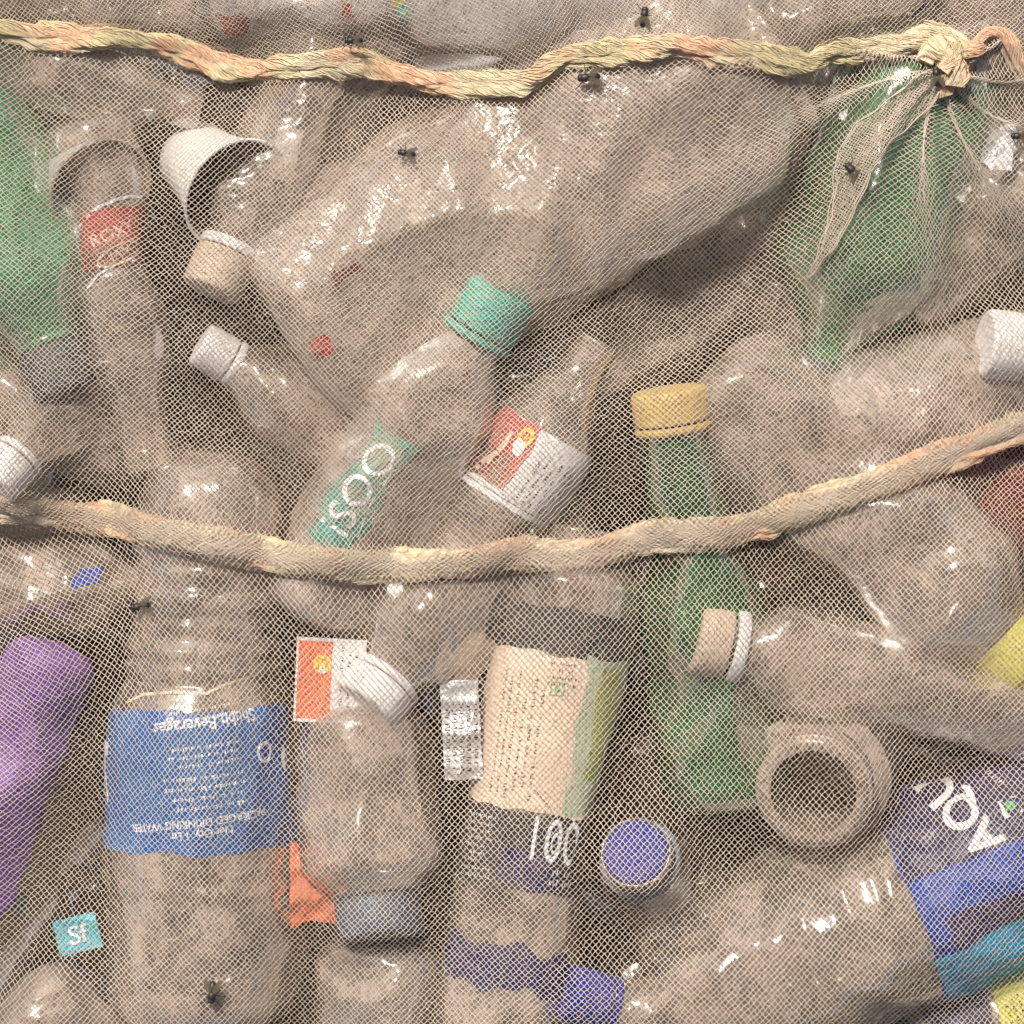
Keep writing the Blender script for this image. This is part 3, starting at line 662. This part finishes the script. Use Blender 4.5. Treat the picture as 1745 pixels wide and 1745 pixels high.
wrapper('film_scrap', (440, 700), 26, 110, 38, -150, GREYBLUE, 'thin grey blue strip above the torn teal label', 4, 12, 'scrap')
wrapper('film_scrap', (548, 745), 90, 120, 20, -240, DREDL, 'dark red film scrap left of the teal labelled bottle', 8, 13, 'scrap')
wrapper('film_scrap', (1715, 250), 26, 80, -5, -40, WHITEL, 'narrow white paper scrap at the upper right edge', 3, 14, 'scrap')
wrapper('film_scrap', (1672, 140), 20, 80, -4, -90, WHITEL, 'narrow pale scrap below the knot on the right', 3, 15, 'scrap')

for (x, y, w, h, a, z, m, lab) in ((922, 622, 60, 46, 20, -170, SLATE, 'dark slate scrap just below the teal cap'),
        (985, 1000, 70, 44, -15, -150, REDL, 'small red scrap under the lower seam near the green bottle'),
        (1465, 1216, 60, 30, -10, -150, NAVYL, 'dark blue scrap above the open bottle mouth'),
        (1330, 965, 44, 36, 30, -160, DREDL, 'dark reddish scrap beneath the right part of the lower seam'),
        (32, 1545, 34, 44, 10, -200, TEALL, 'small green scrap in the gap at the lower left edge'),
        (690, 20, 30, 26, 0, -30, TEALL, 'tiny green scrap at the top edge'),
        (730, 1190, 22, 60, 10, -190, BLUEL, 'narrow blue scrap left of the foil strip'),
        (1110, 1075, 40, 60, -5, -150, NAVYL, 'dark scrap between the charcoal neck band and the green bottle')):
    wrapper('film_scrap', (x, y), w, h, a, z, m, lab, 4, int(x+y), 'scrap')

# ---------------------------------------------------------------- net lying over the pile: relaxed height field
Vs, Fs, k = [], [], 0
for M, v, f in REG:
    w = (v @ M[:3, :3].T + M[:3, 3])/S
    Vs.append(w); Fs += [tuple(i+k for i in q) for q in f]; k += len(v)
bvh = BVHTree.FromPolygons([Vector(v) for v in np.concatenate(Vs)], Fs)
G0, G1, GS = -300.0, 2045.0, 9.0      # height-field range and step, photograph pixels (x right, y down)
ng = int((G1-G0)/GS)+1
gx = G0+GS*np.arange(ng)
H = np.full((ng, ng), -500.0)
for i in range(ng):
    for j in range(ng):
        h = bvh.ray_cast(Vector((gx[i]-872.5, 872.5-gx[j], 900)), Vector((0, 0, -1)))
        if h[0] is not None: H[i, j] = max(h[0].z, -500)
Hp = np.pad(H, 1, mode='edge')
Hm = np.max([Hp[a:a+ng, c:c+ng] for a in range(3) for c in range(3)], axis=0)+5
N = np.full_like(H, -20.0); N = np.maximum(N, Hm)
for it in range(700):
    p = np.pad(N, 1, mode='edge')
    m = (p[:-2, 1:-1]+p[2:, 1:-1]+p[1:-1, :-2]+p[1:-1, 2:])/4
    N = np.maximum(Hm, m-0.55)
for it in range(2):
    p = np.pad(N, 1, mode='edge'); N = (p[:-2, 1:-1]+p[2:, 1:-1]+p[1:-1, :-2]+p[1:-1, 2:]+2*N)/6+0.6
def NZ(x, y):
    u = np.clip((x-G0)/GS, 0, ng-1.001); v = np.clip((y-G0)/GS, 0, ng-1.001)
    i = u.astype(int); j = v.astype(int); fu = u-i; fv = v-j
    return N[i, j]*(1-fu)*(1-fv)+N[i+1, j]*fu*(1-fv)+N[i, j+1]*(1-fu)*fv+N[i+1, j+1]*fu*fv
def toW(x, y, z): return np.stack([(x-872.5)*S, (872.5-y)*S, z*S], -1)

# ---------------------------------------------------------------- seams
UP = np.array([(-320, 20), (-60, 42), (0, 46), (70, 58), (140, 58), (200, 50), (260, 62), (330, 82), (400, 104), (480, 110), (560, 98), (620, 96), (700, 118), (770, 134), (850, 138), (915, 130), (950, 102), (1010, 94), (1080, 88), (1150, 84), (1220, 94), (1290, 96), (1350, 104), (1380, 104), (1410, 84), (1460, 76), (1520, 70), (1560, 60), (1600, 48), (1625, 60)], float)
UP2 = np.array([(1622, 86), (1650, 92), (1668, 80), (1680, 58), (1700, 44), (1722, 46), (1736, 66), (1746, 96), (1770, 120), (1850, 130), (2070, 110)], float)
LO = np.array([(-320, 850), (0, 868), (100, 878), (200, 892), (300, 912), (400, 934), (500, 952), (600, 964), (700, 966), (800, 956), (880, 944), (950, 948), (1030, 940), (1100, 918), (1160, 910), (1230, 912), (1300, 892), (1400, 856), (1500, 822), (1600, 782), (1680, 756), (1745, 730), (2070, 600)], float)
def dense(P, step=5.0):
    seg = np.r_[0, np.cumsum(np.linalg.norm(np.diff(P, axis=0), axis=1))]
    s = np.arange(0, seg[-1], step); x = np.interp(s, seg, P[:, 0]); y = np.interp(s, seg, P[:, 1])
    k = 9; ker = np.hanning(k+2)[1:-1]; ker /= ker.sum()
    sm = lambda a: np.convolve(np.r_[np.full(4, a[0]), a, np.full(4, a[-1])], ker, 'valid')
    return s, sm(x), sm(y)
class Rope:
    def __init__(s, P, r, zf, lift, seed, folds=0.22):
        s.s, s.x, s.y = dense(P); rr = np.random.RandomState(seed)
        w = lambda sc: sum(a*np.sin(s.s/(sc*f)+rr.uniform(0, 6)) for f, a in ((1, .5), (0.43, .3), (0.21, .2)))
        s.r = r*(1+(0.22 if folds > 0.1 else 0.12)*w(40)); s.zf = zf; s.z = NZ(s.x, s.y); kk = np.ones(15)/15
        s.z = np.convolve(np.r_[np.full(7, s.z[0]), s.z, np.full(7, s.z[-1])], kk, 'valid')+s.r*zf*0.5+lift
        s.y = s.y+3*w(28); s.tw = s.s/42+0.8*w(60); s.folds = folds; s.ph = rr.uniform(0, 6, 4)
        t = np.stack([np.gradient(s.x), np.gradient(s.y)], -1); t /= np.linalg.norm(t, axis=1, keepdims=True); s.n = np.stack([t[:, 1], -t[:, 0]], -1)
    def pt(s, ss, th, k=1.0):
        g = lambda a: np.interp(ss, s.s, a)
        tw = g(s.tw); r = g(s.r)*k*(1+s.folds*np.sin(2*th+tw*1.1+s.ph[0])+0.13*np.sin(5*th-tw*2+s.ph[1])+0.07*np.sin(9*th+tw*3+s.ph[2])+0.04*np.sin(ss/5+th*3))
        a = r*np.cos(th); z = r*np.sin(th)*s.zf
        return toW(g(s.x)+g(s.n[:, 0])*a, g(s.y)+g(s.n[:, 1])*a, g(s.z)+z)
    def tube(s, name, mat, parent):
        th = np.linspace(0, 2*math.pi, 40, endpoint=False); A, B_ = np.meshgrid(s.s, th, indexing='ij')
        return mesh_obj(name, s.pt(A, B_).reshape(-1, 3), gridfaces(len(s.s), 40, True), mat, parent, reg=False)
    def fibres(s, name, n, hel, mat, parent, seed, w=1.2, ln=(60, 220), kk=(1.02, 1.12)):
        rr = np.random.RandomState(seed); V, F, k = [], [], 0
        for _ in range(n):
            s0 = rr.uniform(s.s[0], s.s[-1]); s1 = min(s.s[-1], s0+rr.uniform(*ln)); m = max(4, int((s1-s0)/6)); ss = np.linspace(s0, s1, m)
            h = hel[rr.randint(len(hel))]*rr.uniform(0.8, 1.2); th = rr.uniform(0, 6.28)+(ss-s0)*h + 0.2*np.sin(ss/17+rr.uniform(0, 6))
            base = rr.uniform(*kk); kx = base+0.05*np.sin(np.linspace(0, 3.14, m)*rr.randint(1, 3))
            a = s.pt(ss, th-w/22, kx); b_ = s.pt(ss, th+w/22, kx); c = s.pt(ss, th, kx+w/18)
            V.append(np.stack([a, b_, c], 1).reshape(-1, 3)); F.append(gridfaces(m, 3, True)+k); k += 3*m
        return mesh_obj(name, np.concatenate(V), np.concatenate(F), mat, parent, reg=False)
NB = empty('net_bag', Matrix.Identity(4)); tag(NB, 'fine pale mesh net stretched over all the bottles, with two gathered yellow seams', 'net')
r1 = Rope(UP, 17, 0.6, 6, 1, 0.3); o = r1.tube('upper_seam', YARN, NB)
r1.fibres('yarn_fibres', 1500, (0.012, 0.02, 0.03), YARN, o, 2)
r2 = Rope(UP2, 13, 0.8, 10, 2, 0.25); o2 = r2.tube('upper_seam', YARN2, NB); r2.fibres('yarn_fibres', 500, (0.02, 0.03), YARN2, o2, 3)
r3 = Rope(LO, 24, 0.3, 5, 5, 0.08); o3 = r3.tube('lower_seam', YARN2, NB)
r3.fibres('yarn_fibres', 5200, (0.05, -0.05, 0.04, -0.03), YARN2, o3, 4, w=0.5, ln=(25, 70), kk=(1.0, 1.04))
# knot at the upper right: thick strands of gathered netting wrapped over each other, with a frayed tail
kn = None
for q, (P_, rr_, lf) in enumerate((([(1560, 62), (1588, 48), (1622, 44), (1650, 62), (1656, 94), (1640, 122), (1612, 128)], 13, 4),
                          ([(1580, 104), (1590, 78), (1612, 60), (1642, 66), (1660, 88)], 12, 14),
                          ([(1596, 52), (1606, 76), (1622, 98), (1632, 128), (1628, 150)], 13, 20),
                          ([(1578, 74), (1602, 88), (1632, 86), (1662, 82), (1684, 66)], 11, 26),
                          ([(1606, 120), (1622, 108), (1636, 84), (1630, 58)], 10, 30),
                          ([(1618, 110), (1612, 136), (1620, 166)], 9, 10))):
    rk = Rope(np.array(P_, float), rr_, 0.9, lf, 60+q, 0.28)
    if kn is None: kn = rk.tube('knot', YARN, NB)
    else: rk.tube('knot_strand', YARN if q % 2 else YARN2, kn)
    rk.fibres('yarn_fibres', 90, (0.02, 0.035), YARN, kn, 70+q, w=1.0, ln=(20, 70), kk=(1.02, 1.25))

# ---------------------------------------------------------------- the mesh panels: real woven threads
def fn(seed, sc, amp):
    rr = np.random.RandomState(seed); ks = [(rr.normal(0, 1, 2)/sc, rr.uniform(0, 6.28), rr.uniform(0.5, 1)) for _ in range(6)]
    return lambda x, y: amp*sum(a*np.sin(k[0]*x+k[1]*y+p) for k, p, a in ks)/2.2
upy = lambda x: np.interp(x, np.r_[UP[:, 0], UP2[2:, 0]], np.r_[UP[:, 1], UP2[2:, 1]])
loy = lambda x: np.interp(x, LO[:, 0], LO[:, 1])
KN = np.array([1610.0, 120.0])
def seamlift(x, y):
    d = np.clip(np.abs(y-loy(x))/36, 0, 1); return 22*np.sqrt(1-d*d)
JX, JY = RNG.normal(0, 0.75, (601, 601)), RNG.normal(0, 0.75, (601, 601)); JR = RNG.uniform(0.8, 1.25, (601, 601))
def lattice(name, cen, rng, e1, e2, warp, keep, zadd, rad=0.7, parent=NB, mat=NET):
    (x0, x1), (y0, y1) = rng
    A_ = np.array([e1, e2], float).T; Ai = np.linalg.inv(A_)
    cs = np.array([(x, y) for x in (x0-260, x1+260) for y in (y0-260, y1+260)])-np.array(cen); ab = cs @ Ai.T
    a0, b0 = np.floor(ab.min(0)).astype(int); a1, b1 = np.ceil(ab.max(0)).astype(int)
    Vall, Fall, off = [], [], 0
    for fam in (0, 1):
        I = np.arange(a0, a1+1) if fam == 0 else np.arange(b0, b1+1)
        J = np.arange(b0 if fam == 0 else a0, (b1 if fam == 0 else a1)+0.5, 0.5)
        II, JJ = np.meshgrid(I, J, indexing='ij')
        a, b_ = (II, JJ) if fam == 0 else (JJ, II)
        x = cen[0]+a*e1[0]+b_*e2[0]; y = cen[1]+a*e1[1]+b_*e2[1]
        x, y = warp(x, y)
        fa, ca, fb, cb = [np.asarray(q, int) % 601 for q in (np.floor(a), np.ceil(a), np.floor(b_), np.ceil(b_))]
        x = x+(JX[fa, fb]+JX[ca, cb])/2; y = y+(JY[fa, fb]+JY[ca, cb])/2; jr = (JR[fa, fb]+JR[ca, cb])/2
        ok = keep(x, y) & (x > x0) & (x < x1) & (y > y0) & (y < y1)
        node = (np.abs(JJ-np.round(JJ)) < 0.1)
        par = ((II+np.round(JJ)) % 2)*2-1
        z = NZ(x, y)+zadd(x, y)+np.where(node, 0.5*par*(1 if fam == 0 else -1), 0)
        r = rad*jr*np.where(node, 1.25, 0.9)
        tx = np.gradient(x, axis=1); ty = np.gradient(y, axis=1); l = np.sqrt(tx*tx+ty*ty)+1e-6
        nx, ny = -ty/l, tx/l
        P = np.stack([toW(x+nx*r, y+ny*r, z), toW(x-nx*r, y-ny*r, z), toW(x, y, z+r*1.3)], 2)
        n, m = x.shape
        idx = np.arange(n*m).reshape(n, m)
        good = ok[:, :-1] & ok[:, 1:] & (l[:, 1:] < 26)
        p, q = idx[:, :-1][good], idx[:, 1:][good]
        f = np.concatenate([np.stack([p*3+c, p*3+d, q*3+d, q*3+c], -1) for c, d in ((0, 1), (1, 2), (2, 0))])
        used = np.zeros(n*m*3, bool); used[f.ravel()] = True; new = np.cumsum(used)-1
        Vall.append(P.reshape(-1, 3)[used]); Fall.append(new[f]+off); off += used.sum()
    return mesh_obj(name, np.concatenate(Vall), np.concatenate(Fall), mat, parent, reg=False)
g1x, g1y = fn(1, 330, 26), fn(2, 330, 26); g2x, g2y = fn(3, 60, 3.4), fn(4, 60, 3.4)
def warp_mid(x, y):
    X_ = x+g1x(x, y)+g2x(x, y); Y_ = y+g1y(x, y)+g2y(x, y)
    # threads drawn towards the knot, in pleats
    dx, dy = X_-KN[0], Y_-KN[1]; d = np.sqrt(dx*dx+dy*dy)+1; an = np.arctan2(dy, dx)
    k = 0.34*np.exp(-(d/330)**2); X_ = X_-dx*k; Y_ = Y_-dy*k
    pl = 13*np.exp(-((d-190)/190)**2); X_ = X_-pl*np.sin(an)*np.sin(an*11+d/90); Y_ = Y_+pl*np.cos(an)*np.sin(an*11+d/90)
    # gathered at the upper seam
    s_ = upy(X_); q = np.exp(-np.clip(Y_-s_, 0, None)/70); X_ = X_+5*q*np.sin(X_/23+2*np.sin(X_/61)); Y_ = Y_-q*12
    d = Y_-loy(X_); Y_ = Y_ - 0.45*d*np.exp(-(d/42)**2); X_ = X_+3*np.sin(X_/11+np.sin(X_/37)*2)*np.exp(-(d/35)**2)
    return X_, Y_
def zmid(x, y):
    dx, dy = x-KN[0], y-KN[1]; d = np.sqrt(dx*dx+dy*dy)+1; an = np.arctan2(dy, dx)
    return 30*np.exp(-((d-210)/170)**2)*(0.5+0.5*np.sin(an*11+d/90))**2+g2x(y, x)*0.7
e = 4.85
lattice('middle_net_panel', (872, 500), ((-170, 1915), (-60, 1100)), (e, e*0.98), (e, -e*0.98), warp_mid, lambda x, y: (y > upy(x)) & (y < loy(x)+20), lambda x, y: zmid(x, y)+seamlift(x, y))
g5x, g5y = fn(11, 380, 30), fn(12, 380, 30)
def warp_low(x, y):
    X_ = x+g5x(x, y)+g2y(x, y)*0.6; Y_ = y+g5y(x, y)+g2x(y, x)*0.6
    r = -0.33*np.exp(-((x-60)**2+(y-1010)**2)/(2*210**2)); cx, cy = X_-60, Y_-1010
    c_, s_ = np.cos(r), np.sin(r); X_, Y_ = 60+cx*c_-cy*s_, 1010+cx*s_+cy*c_
    d = Y_-loy(X_); Y_ = Y_ - 0.45*d*np.exp(-(d/42)**2); X_ = X_+3*np.sin(X_/13+np.sin(X_/31)*2)*np.exp(-(d/35)**2)
    return X_, Y_
e = 5.3
lattice('lower_net_panel', (872, 1350), ((-170, 1915), (600, 1915)), (e*0.99, e*1.04), (e*0.99, -e*1.04), warp_low, lambda x, y: (y > loy(x)-18), lambda x, y: g2x(x, y)*0.6+seamlift(x, y)+2*np.exp(-((y-loy(x))/30)**2))
g7x, g7y = fn(21, 160, 20), fn(22, 160, 20)
lattice('upper_net_panel', (872, 0), ((-170, 1915), (-170, 200)), (4.9, 3.2), (3.6, -4.3), lambda x, y: (x+g7x(x, y), y+g7y(x, y)), lambda x, y: (y < upy(x)), lambda x, y: 3+g7x(y, x)*0.25)
# loose folds hanging from the knot: a second layer of netting
from_poly = lambda P: (lambda x, y: poly_in(np.array(P, float), x, y))
def poly_in(P, x, y):
    c = np.zeros(x.shape, bool)
    for i in range(len(P)):
        (xa, ya), (xb, yb) = P[i], P[i-1]
        c ^= ((ya > y) != (yb > y)) & (x < (xb-xa)*(y-ya)/(yb-ya+1e-9)+xa)
    return c
def foldpanel(name, P, e1, e2, seed, lift, amp=8):
    P = np.array(P, float); a_, b_ = fn(seed, 90, amp), fn(seed+1, 90, amp); c_ = fn(seed+2, 45, 4)
    d1 = P.min(0)-5; d2 = P.max(0)+5; kp0 = from_poly(P); kp = lambda x, y: kp0(x-a_(x, y), y-b_(x, y))
    lattice(name, tuple(P.mean(0)), ((d1[0], d2[0]), (d1[1], d2[1])), e1, e2, lambda x, y: (x+a_(x, y), y+b_(x, y)), kp, lambda x, y: lift+zmid(x, y)+c_(x, y))
    # rolled edges: bunched threads along the outline
    V, F, k = [], [], 0; rr = np.random.RandomState(seed)
    Q = np.r_[P, P[:1]]; s_, x, y = dense(Q, 5)
    for q in range(2):
        xx = x+rr.uniform(-4, 4)+a_(x, y)+1.5*np.sin(s_/9+q); yy = y+rr.uniform(-2.5, 2.5)+b_(x, y)+1.5*np.cos(s_/11+q); z = NZ(xx, yy)+zmid(xx, yy)+lift+2+rr.uniform(-1, 2)
        V.append(np.stack([toW(xx-.9, yy-.9, z), toW(xx+.9, yy+.9, z), toW(xx+.5, yy-.5, z+1.5)], 1).reshape(-1, 3)); F.append(gridfaces(len(xx), 3, True)+k); k += 3*len(xx)
    mesh_obj('fold_edge', np.concatenate(V), np.concatenate(F), NET, bpy.data.objects[name] if name in bpy.data.objects else NB, reg=False)
foldpanel('net_fold', [(1604, 112), (1560, 122), (1515, 165), (1468, 200), (1436, 260), (1424, 330), (1404, 400), (1380, 470), (1424, 410), (1462, 340), (1492, 282), (1530, 232), (1572, 190), (1600, 150)], (3.6, 2.8), (2.6, -4.2), 31, 12)


# ---------------------------------------------------------------- flies
def ellip(c, r, rot=0, n=16, m=20):
    ph = np.linspace(0.01, math.pi-0.01, n); th = np.linspace(0, 2*math.pi, m, endpoint=False); A, B_ = np.meshgrid(ph, th, indexing='ij')
    P = np.stack([r[0]*np.cos(A), r[1]*np.sin(A)*np.cos(B_), r[2]*np.sin(A)*np.sin(B_)], -1).reshape(-1, 3)
    return P+np.array(c), gridfaces(n, m, True)
def merge(parts):
    V, F, k = [], [], 0
    for v, f in parts: V.append(v); F.append(f+k); k += len(v)
    return np.concatenate(V), np.concatenate(F)
def make_fly():
    E = empty('fly', Matrix.Identity(4)); tag(E, 'small black fly', 'fly')
    v, f = merge([ellip((-5, 0, 6), (8.0, 4.8, 4.4)), ellip((4, 0, 6.5), (6.0, 4.6, 4.6)), ellip((9.3, 0, 6), (3.2, 4.3, 3.4))]); mesh_obj('body', v*S, f, FLYM, E, reg=False)
    for sg in (-1, 1):
        a = np.linspace(0, 2*math.pi, 18, endpoint=False); w = np.stack([8.5*np.cos(a), 3.2*np.sin(a), 0*a+0.5*np.cos(a)], -1); c_, s_ = math.cos(sg*0.42), math.sin(sg*0.42)
        w = np.stack([w[:, 0]*c_+w[:, 1]*s_-7, -w[:, 0]*s_*1+w[:, 1]*c_+sg*5.2, w[:, 2]+10.5], -1)
        w2 = w-np.array([0, 0, 0.25]); mesh_obj('wing', np.concatenate([w, w2])*S, [tuple(range(18)), tuple(range(35, 17, -1))], WING, E, reg=False)
        for dx, an in ((6, 0.75), (2.5, 1.5), (-1, 2.3)):
            p = np.array([(dx, sg*3, 5), (dx+6*math.cos(an), sg*(3+6*math.sin(an)), 7.5), (dx+13*math.cos(an), sg*(3+12*math.sin(an)), 0.3)])
            V = np.concatenate([p+np.array([.45, 0, 0]), p+np.array([-.3, sg*.45, 0]), p+np.array([0, 0, .6])]).reshape(3, 3, 3).transpose(1, 0, 2).reshape(-1, 3)
            mesh_obj('leg', V*S, gridfaces(3, 3, True), FLYM, E, reg=False)
    return E
fly0 = make_fly()
spots = ((603, 70, 178, 'fly sitting on the upper seam above the big container'), (1097, 30, 80, 'fly on the net at the top edge, right of the middle'),
         (1003, 133, 185, 'fly just below the upper seam near the middle'), (693, 262, 170, 'fly on the crease of the huge crushed container'),
         (1595, 131, 95, 'fly in the dark pinch right under the knot'), (1453, 294, 130, 'fly on the pale net fold below the knot'),
         (1737, 233, 178, 'fly at the upper right edge beside a white scrap'), (240, 1033, 190, 'fly below the lower seam on the left'),
         (362, 1690, 265, 'fly on the large bottle at the bottom left'))
for i, (x, y, a, lab) in enumerate(spots):
    if i == 0: E = fly0; 
    else:
        E = fly0.copy(); C.objects.link(E)
        for ch in [c for c in fly0.children]:
            c = ch.copy(); C.objects.link(c); c.parent = E
    z = float(NZ(np.array([float(x)]), np.array([float(y)]))[0]) + (30 if i in (0, 5) else 7) + (14 if i in (4,) else 0)
    p = at(x, y, z); E.matrix_local = Matrix.Translation(p) @ Matrix.Rotation(math.radians(a), 4, 'Z') @ Matrix.Scale(1.4+0.15*((i*7) % 3-1), 4)
    E['label'] = lab; E['group'] = 'flies sitting on the net'
